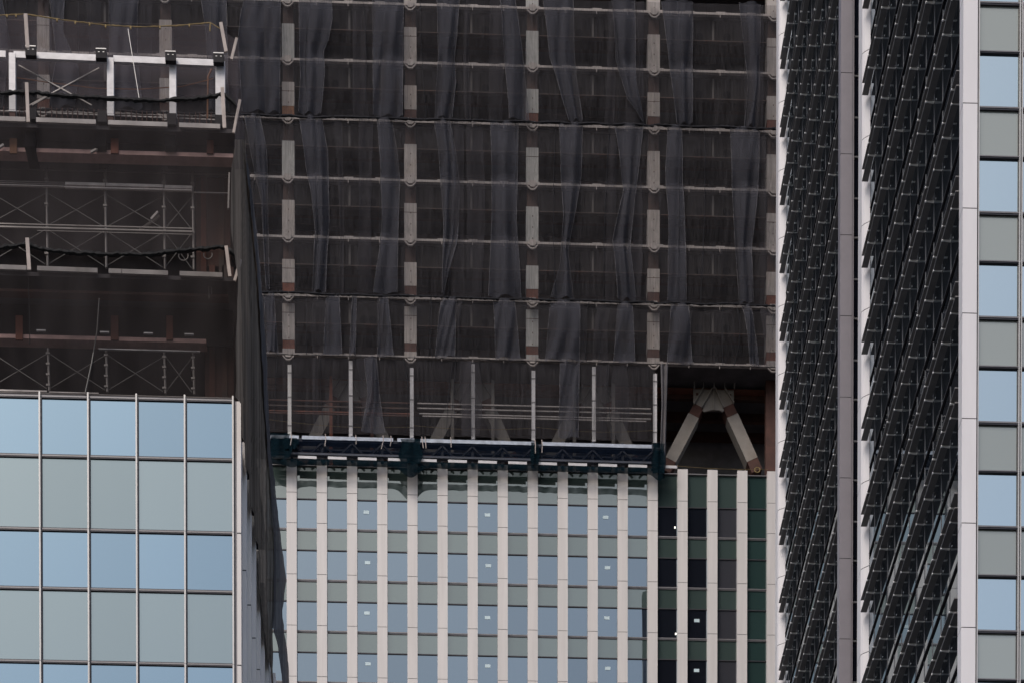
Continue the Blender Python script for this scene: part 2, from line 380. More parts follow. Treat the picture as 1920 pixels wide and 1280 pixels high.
# --- far wing
n1 = onX(1480, 640, XW2)[1]; n2 = onX(1566, 640, XW2)[1]; pt2 = (n1-n2)/10
ys2 = [n1+pt2*.9-k*pt2 for k in range(0, 14)]
Yf2 = ys2[0]
zj2 = onY(1470, 195, Yf2+.3)[2]; st2 = onY(1470, 195, Yf2)[2]-onY(1470, 195+127.6, Yf2)[2]
side_wing(XW2, Yg+.62, Yf2-.3, [y for y in ys2[1:] if y > Yg+.7], zj2, st2, 62, 128, .40, .10)
xl2 = onY(1458, 576, Yf2+.5)[0]
pier([(xl2, Yf2+1.2), (xl2, Yf2+.32), (xl2+.08, Yf2+.22), (XW2+.02, Yf2), (XW2+.02, Yf2+1.5)], [zj2+st2*k for k in range(-10, 8)], TOPR+9, whiteR, parent=RT)
B(XW2+.13, XT, Yf2+.35, Yf2+3.0, 0, TOPB).build('wall', darkwall, RT)

# ================================================================== CENTRE TOWER
YC = 174.5
CT = thing('tower_under_construction', 'central tower with white fins and blue windows below and bare steel floors above', 'building', (8, 205, 0))
cz = lambda py, px=595, Y=YC: onY(px, py, Y)[2]
cx = lambda px, py=1050, Y=YC: onY(px, py, Y)[0]
pitch = (cx(1437.5)-cx(538))/16; pw = cx(556.8)-cx(537.8); X0 = cx(537.9)
ztop = cz(869.5); zgl = cz(872)
storC = (cz(989)-cz(1180.4))/2
zv = [cz(989)+storC*k for k in range(-5, 1)]      # vision bottoms (thick line)
visC = cz(1030.3)-cz(1085.5)
B(X0-3*pitch, X0+24*pitch, YC+.35, YC+26, 0, ztop-.3).build('wall', darkwall, CT)
pp = None
zjC = [cz(983.3, 547)-storC*k for k in range(0, 9)]+[cz(926, 547)]
for i in range(-3, 22):
    x = X0+i*pitch
    loc = (x+pw/2, YC, 0)
    if pp is None:
        mb = MB(); lv = [40]+sorted(zjC)+[ztop+.12]
        for a, b_ in zip(lv, lv[1:]): mb.box(x, x+pw, YC-.28, YC+.3, a+.02, b_-.02, white)
        mb.box(x+.02, x+pw-.02, YC-.26, YC+.3, 40, ztop+.05, joint)
        mb.box(x+.06, x+pw-.06, YC-.20, YC+.3, 0, 39.9, white)
        pp = mb.build('pilaster', None, CT, origin=loc)
    else: dup(pp, loc)
sv = {}
ww = pitch-pw
for i in range(-3, 21):
    x = X0+i*pitch+pw
    for k, z in enumerate(zv[::-1]):
        gm = glC; gs = glCs
        if i == 15: gm = glCg; gs = glCg
        if i == 14: gm = glCb; gs = glCs
        for key, za, zb, mm in (('window', z+.04, z+visC-.02, gm), ('spandrel_panel', z+visC+.06, z+storC-.14, gs)):
            if k == 0 and key == 'spandrel_panel': zb = zgl
            loc = (x+ww/2, YC+.17, za)
            if (key, k == 0) not in sv: sv[(key, k == 0)] = B(x, x+ww, YC+.14, YC+.2, za, zb).build(key, mm, CT, origin=loc)
            else: dup(sv[(key, k == 0)], loc, m=None if mm == sv[(key, k == 0)].data.materials[0] else mm)
for k, z in enumerate(zv):
    mb = MB().box(X0-3*pitch, X0+21*pitch, YC+.08, YC+.2, z-.14, z+.04, midM).box(X0-3*pitch, X0+21*pitch, YC+.07, YC+.2, z-.10, z-.04, darkM)
    mb.box(X0-3*pitch, X0+21*pitch, YC+.08, YC+.2, z+visC-.02, z+visC+.06, darkM)
    mb.build('transom', None, CT)
B(X0-3*pitch, X0+21*pitch, YC+.02, YC+.3, zgl, zgl+.08).build('coping', midM, CT)
# stickers
ss = None
for px, py in ((687, 959.5), (689, 1054), (688, 1148.5), (690, 1243.5), (914, 964.5), (915.5, 1059.5), (914, 1157), (914.5, 1247.5),
               (1135.5, 969), (1139, 1063.5), (1138, 1157.5), (1139.5, 1252), (1306.5, 1162.5), (1306, 1256)):
    p = onY(px, py, YC+.13)
    if ss is None: ss = B(p[0]-.22, p[0]+.22, YC+.12, YC+.139, p[2]-.13, p[2]+.13).build('window_sticker', sticker, CT, origin=p)
    else: dup(ss, p)
for px, py in ((1265.5, 988), (1267, 1187.5)):
    p = onY(px, py, YC+.13); B(p[0]-.05, p[0]+.05, YC+.10, YC+.139, p[2]-.07, p[2]+.07).build('ceiling_light', lampM, CT)

# ---- bare steel floors above
yr = [4-110.3, 4, 113.4, 223.6, 334.6, 445.5, 555, 665]             # edge rail at px x=540
zr = [onY(540, y, YC)[2] for y in yr]
XL = onY(-260, 300, YC)[0]; XRt = onY(1640, 300, YC)[0]
colx = [onY(x, 350, YC+.18)[0] for x in (-147, 82, 311, 540.5, 769.5, 998, 1225.5, 1449)]
cw = onY(552, 350, YC+.18)[0]-onY(528.7, 350, YC+.18)[0]
rn0 = random.Random(12)
sp = {}
for k, z in enumerate(zr):
    B(XL, XRt, YC-.12, YC+.10, z-.09, z+.09).build('slab_edge', railM, CT)
    B(XL, XRt, YC+.101, YC+11, z-.06, z+.10).build('floor_deck', deckM, CT)
    # spandrel beam
    zb = onY(540, yr[k]+49.5, YC+.32)[2]
    if k < 7:
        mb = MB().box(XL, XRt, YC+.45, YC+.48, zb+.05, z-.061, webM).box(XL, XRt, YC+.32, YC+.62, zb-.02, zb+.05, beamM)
        mb.build('edge_beam', None, CT)
    # inner beams running back (underside ribs) and far beam
    mb = MB()
    for yy in (2.6, 5.0, 7.2): mb.box(XL, XRt, YC+yy, YC+yy+.3, z-.75, z-.061)
    mb.build('inner_beam', rustD, CT)
    for j in range(len(colx)-1 if k < 7 else 0):
        xm = (colx[j]+colx[j+1])/2
        mb = MB().box(xm-.08, xm+.08, YC+.36, YC+.449, zb+.05, z-.12)
        if 'st' not in sp: sp['st'] = mb.build('stiffener', stiffM, CT, origin=(xm, YC+1.2, z))
        else: dup(sp['st'], (xm, YC+1.2, z))
        for dx in (-1.9, -1.15, 1.15, 1.9) if j % 2 else (-1.15, 1.15):
            n = 12; mb = MB(); zc_ = zb+.42
            mb.prism([(xm+dx+.33*math.cos(2*PI*a/n), YC+.435, zc_+.33*math.sin(2*PI*a/n)) for a in range(n)], (0, .0149, 0))
            if 'ho' not in sp: sp['ho'] = mb.build('duct_sleeve', mattB, CT, origin=(xm+dx, YC+1.2, z))
            else: dup(sp['ho'], (xm+dx, YC+1.2, z))
    # hold-down lugs above rail
    mb = MB()
    x = XL+1
    while x < XRt:
        mb.box(x, x+.75, YC-.11, YC+.02, z+.091, z+.16); mb.box(x+.3, x+.36, YC-.13, YC-.10, z-.32, z-.10); x += 2.53
    mb.build('edge_lug', railM, CT)
    for j, X in enumerate(colx):
        # bracket: block + chevron
        mb = MB().prism([(X-.28, YC-.14, z+.16), (X-.28, YC-.14, z-.20), (X-.16, YC-.14, z-.34), (X+.16, YC-.14, z-.34), (X+.28, YC-.14, z-.20), (X+.28, YC-.14, z+.16)], (0, -.12, 0), railM)
        for sgn in (-1, 1):
            mb.prism([(X+sgn*.46, YC-.14, z-.20), (X+sgn*.43, YC-.14, z-.32), (X+sgn*.18, YC-.14, z-.575), (X, YC-.14, z-.60), (X, YC-.14, z-.50), (X+sgn*.15, YC-.14, z-.475), (X+sgn*.36, YC-.14, z-.27)][::sgn], (0, -.12, 0), railM)
        if 'br' not in sp: sp['br'] = mb.build('column_bracket', None, CT, origin=(X, YC-.2, z))
        else: dup(sp['br'], (X, YC-.2, z))
    if k == 0: continue
    zu = zr[k-1]; zc = onY(540, yr[k-1]+(40.5 if k < 7 else 30), YC+.18)[2]
    for j, X in enumerate(colx):
        lk = ('core', k)
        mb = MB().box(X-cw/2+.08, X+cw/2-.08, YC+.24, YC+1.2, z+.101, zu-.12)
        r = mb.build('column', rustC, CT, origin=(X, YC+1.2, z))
        band = k in (3, 6, 7)
        lo = .101
        hi = zc-z
        if k == 7: hi = zu-z-.45
        mt = beigeG if (j == 3 and k in (2, 4, 1)) or j in (0, 5) else beige
        mb = MB()
        lb, hb = (.65, 1.35) if k == 7 else (.38, 1.22)
        rustB = orange if (j == 3 and k == 3) else (rust if j % 2 else rustD)
        if band: mb.box(X-cw/2, X+cw/2, YC+.18, YC+1.28, z+hb, z+hi, mt)
        else: mb.box(X-cw/2, X+cw/2, YC+.18, YC+1.28, z+lo, z+hi, mt)
        if band: mb.box(X-cw/2+.02, X+cw/2-.02, YC+.20, YC+1.25, z+lb, z+hb-.001, rustB); mb.box(X-cw/2, X+cw/2, YC+.18, YC+1.28, z+lo, z+lb-.001, mt)
        # bolt holes and board joints
        if j % 2 == 0 or k % 2:
            for q in range(4):
                zz = z+.6+q*.9
                if lo+.1 < zz-z < hi-.1 and not (band and zz-z < 1.5): mb.box(X+.0, X+.06, YC+.174, YC+.18, zz-.06, zz+.06, rustD)
        if k == 7 or (j+k) % 3 == 0: mb.box(X-cw/2-.0, X+cw/2+.0, YC+.172, YC+.179, z+hi-.75, z+hi-.71, rustD)
        mb.build('casing', None, r)
B(XL, XRt, YC+7.99, YC+8.4, zr[-1]-12, zr[0]+1).build('core_wall', concrete, CT)
# bottom open level: z from pilaster top to zr[-1]
zbm = onY(1340, 732, YC+2.2)[2]
mb = MB().box(XL, XRt, YC+2.3, YC+2.4, zbm, zbm+1.1, beamM).box(XL, XRt, YC+2.0, YC+2.7, zbm-.06, zbm+.02, rust)
mb.build('transfer_beam', None, CT)
B(XL, XRt, YC+.36, YC+10.9, ztop-.35, ztop-.2).build('floor_deck', deckM, CT)
def YB(px, py, d=2.0): return onY(px, py, YC+d)
def legquad(x0, y0, x1, y1, w_):
    """screen-like bar in the brace plane from (x0,y0) to (x1,y1), width w_ px"""
    dx, dy = x1-x0, y1-y0; l = math.hypot(dx, dy); nx, ny = -dy/l*w_/2, dx/l*w_/2
    return [YB(x0+nx, y0+ny), YB(x1+nx, y1+ny), YB(x1-nx, y1-ny), YB(x0-nx, y0-ny)]
V0 = 1339.0
def vbrace(cxp, open_):
    dx = cxp-V0; dy = dx*.0245
    P = lambda pts: [YB(x+dx, y+dy) for x, y in pts]
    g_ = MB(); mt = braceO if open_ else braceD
    g_.prism(P([(1300, 728), (1376, 730), (1376, 752), (1355, 771), (1348, 768), (1333, 768), (1320, 771), (1300, 752)])[::-1], (0, .12, 0), mt)
    g_.bar(YB(1338.5+dx, 728+dy, 1.95), YB(1338.5+dx, 768+dy, 1.95), .06, .2, mt)
    for a in ((1318, 727, 1301, 757), (1336, 727, 1315, 764), (1341, 727, 1356, 762), (1359, 727, 1376, 755)):
        g_.bar(YB(a[0]+dx, a[1]+dy, 1.9), YB(a[2]+dx, a[3]+dy, 1.9), .07, .25, mt)
    gg = g_.build('gusset_plate', None, CT)
    for a, b_ in (((1309, 762), (1254, 868)), ((1366, 762), (1414, 868))):
        mb = MB()
        def seg(t0, t1, w_, m_, d_):
            x0 = a[0]+(b_[0]-a[0])*t0; y0 = a[1]+(b_[1]-a[1])*t0; x1 = a[0]+(b_[0]-a[0])*t1; y1 = a[1]+(b_[1]-a[1])*t1
            q = legquad(x0+dx, y0+dy, x1+dx, y1+dy, w_)
            q = [(p[0], p[1]+d_, p[2]) for p in q]
            mb.prism(q[::-1] if True else q, (0, 1.0-d_*2, 0), m_)
        seg(-.02, .15, 20, rustD, -.02); seg(.15, .93, 22, mt, 0); seg(.93, 1.12, 21, rustD, .02)
        mb.build('diagonal_brace', None, CT)
for c_ in (657.5, 885, 1113, 1339): vbrace(c_, c_ > 1300)
# hangers in the open bay
for a in ((1302, 692, 1302, 728), (1340, 689, 1339, 727), (1378, 690, 1377, 728), (1359, 700, 1359, 727), (1319, 700, 1319, 727)):
    MB().bar(YB(a[0], a[1], 1.7), YB(a[2], a[3], 1.7), .05 if a[0] in (1359, 1319) else .11, .08).build('hanger_rod', pipeM, CT)
# posts behind net
for px, m_ in ((620.5, rust), (697, rustD), (848, braceD), (924, braceD), (1077, braceD), (1150, braceD)):
    a = YB(px, 705+(px-600)*.024, 1.4); b_ = YB(px, 880, 1.4)
    B(a[0]-.13, a[0]+.13, YC+1.3, YC+1.6, b_[2]-.5, a[2]).build('temporary_post', m_, CT)
for px in (1436,):
    a = YB(px, 720, 1.4); B(a[0], a[0]+1.4, YC+1.3, YC+2.0, ztop-.15, a[2]+2).build('column', rustD, CT)
# bolts on the uncovered gusset, ring at the brace foot, cables
for px, py in ((1307, 738), (1369, 740)):
    p = YB(px, py, 1.97); B(p[0]-.09, p[0]+.09, YC+1.95, YC+1.999, p[2]-.09, p[2]+.09).build('bolt', rustD, CT)
for sx, sy in ((1420, 880),):
    MB().tube([YB(sx+5*math.cos(a_*PI/6), sy+5*math.sin(a_*PI/6), 1.6) for a_ in range(13)], .05, 5).build('lifting_ring', ropeY, CT)
for x0_, y0_, x1_, y1_, sg in ((1252, 871, 1440, 879, 3), (505, 786, 771, 800, 6), (775, 797, 1000, 802, 5), (1004, 800, 1226, 806, 6)):
    MB().tube([onY(x0_+(x1_-x0_)*t/14, y0_+(y1_-y0_)*t/14+sg*math.sin(PI*t/14), YC-.2) for t in range(15)], .018, 4).build('lifeline', ropeY, CT)
for k in range(1, 7):
    for j in range(len(colx)-1):
        if (j*3+k) % 2: continue
        x0_, x1_ = colx[j]+cw/2, colx[j+1]-cw/2; zz = zr[k]+rn0.uniform(1.0, 1.3)
        MB().tube([(x0_+(x1_-x0_)*t/10, YC+.1, zz-.25*math.sin(PI*t/10)) for t in range(11)], .012, 4).build('lifeline', beamM, CT)
# silver posts in front
for i, px in enumerate((543, 657.6, 772, 887, 1000, 1113.5, 1228)):
    a = onY(px, (686 if i % 2 == 0 else 676)+(px-543)*.024, YC-.15); b_ = onY(px, 812+(px-543)*.018, YC-.15)
    mb = MB().box(a[0]-.15, a[0]+.15, YC-.30, YC-.02, b_[2]-.3, a[2], galv if i else alu)
    for q in (.12, .48, .9): mb.box(a[0]-.17, a[0]+.17, YC-.32, YC, a[2]-(a[2]-b_[2])*q-.05, a[2]-(a[2]-b_[2])*q+.05, midM)
    mb.build('temporary_post', None, CT)
# guard pipes
for y, xa, xb, m_ in ((750, 505, 772, rustD), (760, 505, 772, beamM), (770, 505, 772, rust), (774, 505, 772, rustD),
                      (750, 782, 1220, pipeM), (759, 782, 1222, pipeM), (769, 786, 1220, pipeM), (773.5, 792, 1212, pipeM)):
    a = onY(xa, y+(xa-540)*.024, YC+.3); b_ = onY(xb, y+(xb-540)*.024, YC+.3)
    MB().bar(a, b_, .09, .09).build('guard_pipe', m_, CT)

# ---- catch platform with blue net
CP = thing('catch_platform', 'silver and navy debris platform along the top of the windows, under the black nets', 'scaffold platform', onY(870, 866, YC-.8))
def cpl(x, y, d=.9): return onY(x, y+(x-540)*.0265, YC-d)
for xa, xb in ((507, 560), (566, 737), (745, 777), (788, 1003), (1016, 1222)):
    a = cpl(xa, 813.5); b_ = cpl(xb, 821, .9)
    a2 = cpl(xb, 813.5)
    mb = MB(); nseg = 14
    for q in range(nseg):
        t0, t1 = q/nseg, (q+1)/nseg
        x0_, x1_ = xa+(xb-xa)*t0, xa+(xb-xa)*t1
        j0, j1 = random.uniform(-.04, .04), random.uniform(-.04, .04)
        p = [cpl(x0_, 812.5), cpl(x1_, 812.5), cpl(x1_, 821.5), cpl(x0_, 821.5)]
        p = [(p[0][0], p[0][1]+.15, p[0][2]), (p[1][0], p[1][1]+.15, p[1][2]), (p[2][0], p[2][1]+j1*.2, p[2][2]), (p[3][0], p[3][1]+j0*.2, p[3][2])]
        mb.prism(p[::-1], (0, .05, 0))
    mb.build('top_board', silver, CP)
a = cpl(507, 827, .55); b_ = cpl(1242, 827, .55)
MB().bar(a, b_, .25, .5).build('beam', navy, CP)
MB().bar(cpl(507, 842, .4), cpl(1242, 842, .4), .12, .2).build('beam', navy, CP)
MB().bar(cpl(507, 851, .9), cpl(1242, 851, .9), .16, .3).build('beam', navy, CP)
for i in range(0, 13):
    xa = 557.5+56.35*i; 
    MB().prism([cpl(xa+1, 852.5, 1.0), cpl(xa+36, 852.8, 1.0), cpl(xa+36, 857.8, 1.0), cpl(xa+1, 857.5, 1.0)][::-1], (0, .06, 0)).build('lower_board', galv, CP)
    q = MB()
    x = xa-10
    q.bar(cpl(x, 815, .5), cpl(x, 862, .5), .22, .22)
    q.bar(cpl(x, 828, .7), cpl(x+22, 850, .7), .12, .12); q.bar(cpl(x, 828, .7), cpl(x-22, 850, .7), .12, .12)
    q.build('bracket_frame', navy, CP)
MB().prism([cpl(510, 853.5, 1.0), cpl(533, 853.5, 1.0), cpl(533, 858, 1.0), cpl(510, 858, 1.0)][::-1], (0, .06, 0)).build('lower_board', galv, CP)
# blue net as one wavy hanging sheet under/around the platform
def sheet(fL, fR, v0, v1, nu, nv, Y, dispf, surf=None):
    """grid from px edge functions; dispf(u, v, x, z) -> metres toward the camera"""
    vs = []
    for j in range(nv+1):
        v = j/nv
        for i in range(nu+1):
            u = i/nu; l = fL(v); r = fR(v)
            px = l[0]+(r[0]-l[0])*u; py = l[1]+(r[1]-l[1])*u
            p = onY(px, py, Y) if surf is None else surf(px, py)
            d = dispf(u, v, p)
            if surf is None: vs.append((p[0], p[1]-d, p[2]))
            else: vs.append((p[0]+d, p[1], p[2]))
    fs = [(j*(nu+1)+i, j*(nu+1)+i+1, (j+1)*(nu+1)+i+1, (j+1)*(nu+1)+i) for j in range(nv) for i in range(nu)]
    return MB().add(vs, [f[::-1] for f in fs])
def poly(pts):
    """interpolate px polyline by normalised v (by y)"""
    y0, y1 = pts[0][1], pts[-1][1]
    def f(v):
        y = y0+(y1-y0)*v
        for a, b_ in zip(pts, pts[1:]):
            if y <= b_[1] or b_ is pts[-1]:
                t = (y-a[1])/(b_[1]-a[1]) if b_[1] != a[1] else 0
                t = max(0, min(1, t)); return (a[0]+(b_[0]-a[0])*t, y)
    return f
rn = random.Random(3)
def wob(seed, n=5, amp=1.0, fr=(0.5, 3)):
    r = random.Random(seed); c = [(r.uniform(*fr), r.uniform(0, 2*PI), r.uniform(.3, 1)) for _ in range(n)]
    return lambda t: amp*sum(a*math.sin(f*t+p) for f, p, a in c)/n
def blue():
    pass
def cover():
    vs = []; nu = 160; wv_ = wob(15, 6, 1, (.05, .5))
    for j in range(5):
        for i in range(nu+1):
            x = 506+i*(1240-506)/nu; vs.append(cpl(x, 821.8+j/4*29.5+.8*wv_(x), 1.0+.06*wv_(x*1.7+j)))
    m_ = nu+1
    return MB().add(vs, [(j*m_+i, (j+1)*m_+i, (j+1)*m_+i+1, j*m_+i+1) for j in range(4) for i in range(nu)])
def blue():
    vs = []; nu = 220; fs = []
    xs = [505+i*(1246-505)/nu for i in range(nu+1)]
    w1 = wob(5, 6, 1.2, (.02, .25)); w2 = wob(6, 5, 5, (.05, .4))
    bul = ((548, 14, 5), (770, 18, 19), (1236, 12, 12))
    for j in range(5):
        v = j/4
        for x in xs:
            b0 = sum(h*math.exp(-((x-c)/w_)**2) for c, w_, h in bul)
            y = 858.5+v*(11.5+w1(x)*.8+b0)
            d = 1.08+.06*math.sin(PI*v)+.008*b0+.01*w2(x)
            p = cpl(x, y, d); vs.append(p)
    m_ = nu+1
    fs = [(j*m_+i, (j+1)*m_+i, (j+1)*m_+i+1, j*m_+i+1) for j in range(4) for i in range(nu)]
    mb = MB().add(vs, fs)
    o = mb.build('blue_net', netB, None, smooth=True)
    tag(o, 'dark blue safety net sagging below the debris platform above the window tops', 'safety net')
    cover().build('net_drape', netV, o, smooth=True)
    # upper drape patches over the platform posts
    for c, wd, ya, yb in ((525, 20, 812, 858), (770, 20, 816, 862), (1235, 12, 812, 868), (1003, 8, 816, 858), (545, 14, 820, 840)):
        vs = []; nu2 = 12; nv2 = 8
        for j in range(nv2+1):
            v = j/nv2
            for i in range(nu2+1):
                u = i/nu2; x = c+(u-.5)*2*wd*(1+.15*math.sin(v*7+c))
                vs.append(cpl(x, ya+(yb-ya)*v, 1.08+.12*math.sin(u*11+c)+.15*v))
        m2 = nu2+1
        fs2 = [(j*m2+i, (j+1)*m2+i, (j+1)*m2+i+1, j*m2+i+1) for j in range(nv2) for i in range(nu2)]
        MB().add(vs, fs2).build('net_drape', netB, o, smooth=True)
    for xa in (546, 610, 667, 718, 733, 791, 797, 845, 1003, 1016):       # loose ties
        MB().tube([cpl(xa, 811, 1.25), cpl(xa+1, 820, 1.3), cpl(xa+rn.uniform(-3, 3), 828+rn.uniform(0, 10), 1.3)], .035, 4).build('tie_cord', wood, o)
blue()

# ================================================================== DEBRIS NETS ON THE CENTRE TOWER
bays = [('far left', -147, 82), ('left, behind the scaffold frame', 82, 311), ('first bay beside the left tower', 311, 540.5), ('second', 540.5, 769.5), ('third', 769.5, 998), ('fourth', 998, 1226), ('fifth, beside the right tower', 1226, 1470)]
hs = .026
tiers = [('top', -12, 219, [(-20, 0), (210, 217)]), ('middle', 222, 551, None), ('lower', 555, 668, None), ('bottom', 669, 812, None)]
strips = {
 'top': [([(-60, -12), (-55, 100), (-40, 217)], [(0, -12), (20, 100), (5, 217)]),
         ([(90, -12), (100, 60), (108, 130), (95, 217)], [(124, -12), (120, 80), (150, 150), (140, 217)]),
         ([(205, -12), (206, 217)], [(262, -12), (258, 100), (268, 217)]),
         ([(375, -12), (388, 80), (390, 217)], [(425, -12), (430, 217)]),
         ([(461, -12), (451, 55), (447, 95), (449, 110), (455, 217)], [(527, -12), (526, 100), (525, 217)]),
         ([(561, -12), (562, 100), (564, 150), (560, 217)], [(622, -12), (624, 50), (617, 85), (607, 104), (610, 150), (605, 200), (602, 219)]),
         ([(699, -12), (700, 219)], [(757, -12), (755, 219)]),
         ([(819, -12), (822, 100), (815, 219)], [(862, -12), (857, 70), (852, 100), (855, 150), (848, 219)]),
         ([(938, -12), (945, 90), (955, 219)], [(965, -12), (982, 110), (992, 219)]),
         ([(1018, -12), (1030, 100), (1052, 180), (1066, 219)], [(1075, -12), (1076, 80), (1082, 150), (1092, 219)]),
         ([(1147, -12), (1155, 100), (1175, 180), (1204, 219)], [(1190, -12), (1191, 219)][:1]+[(1191, 150), (1207, 219)]),
         ([(1240, -12), (1255, 120), (1268, 219)], [(1299, -12), (1297, 100), (1297, 219)]),
         ([(1385, -12), (1395, 80), (1402, 140), (1395, 219)], [(1425, -12), (1423, 150), (1417, 219)])],
 'middle': [([(458, 222), (472, 300), (490, 380), (500, 551)], [(487, 222), (501, 290), (503, 420), (506, 551)]),
         ([(561, 222), (575, 325), (584, 370), (592, 440), (586, 551)], [(604, 222), (615, 290), (618, 410), (611, 551)]),
         ([(707, 222), (713, 300), (717, 410), (712, 480), (700, 551)], [(735, 222), (746, 290), (750, 340), (747, 430), (745, 551)]),
         ([(814, 222), (823, 290), (832, 420), (829, 551)], [(843, 222), (856, 290), (862, 345), (858, 450), (832, 551)]),
         ([(919, 222), (922, 320), (922, 410), (916, 551)], [(972, 222), (970, 330), (968, 410), (977, 551)]),
         ([(1048, 222), (1051, 320), (1056, 400), (1050, 490), (1032, 551)], [(1092, 222), (1090, 320), (1079, 390), (1064, 460), (1076, 551)]),
         ([(1152, 222), (1160, 280), (1169, 350), (1148, 440), (1158, 551)], [(1206, 222), (1199, 290), (1189, 370), (1180, 460), (1192, 551)]),
         ([(1252, 222), (1247, 310), (1253, 410), (1251, 551)], [(1278, 222), (1279, 320), (1284, 440), (1286, 551)]),
         ([(1369, 222), (1372, 350), (1378, 450), (1386, 551)], [(1424, 222), (1419, 350), (1407, 460), (1412, 551)])],
 'lower': [([(495, 555), (502, 668)], [(514, 555), (522, 668)]),
         ([(612, 555), (607, 668)], [(636, 555), (642, 668)]), ([(661, 555), (655, 668)], [(669, 555), (667, 668)]),
         ([(711, 555), (708, 668)], [(727, 555), (738, 668)]), ([(828, 555), (816, 668)], [(856, 555), (853, 668)]),
         ([(925, 555), (930, 668)], [(965, 555), (975, 668)]), ([(1032, 555), (1022, 668)], [(1087, 555), (1086, 668)]),
         ([(1158, 555), (1150, 668)], [(1185, 555), (1190, 668)]), ([(1258, 555), (1250, 668)], [(1290, 555), (1297, 668)]),
         ([(1392, 555), (1405, 668)], [(1408, 555), (1422, 668)])],
 'bottom': [([(683, 669), (690, 740), (678, 812)], [(706, 669), (712, 740), (722, 812)]), ([(1050, 669), (1047, 812)], [(1086, 669), (1084, 812)])]}
YN = YC-.42
def shift(pts): return [(x, y+(x-540)*hs) for x, y in pts]
def bill(p, v, seed):
    """bulge between the floor rails"""
    z = p[2]
    for a, b_ in zip(zr, zr[1:]):
        if b_ <= z <= a:
            t = (z-b_)/(a-b_); return .46*math.sin(PI*t)**.8*(.6+.4*math.sin(p[0]*1.3+seed+z*.2))+.14*max(0, .35-t)
    return .1
netn = 0
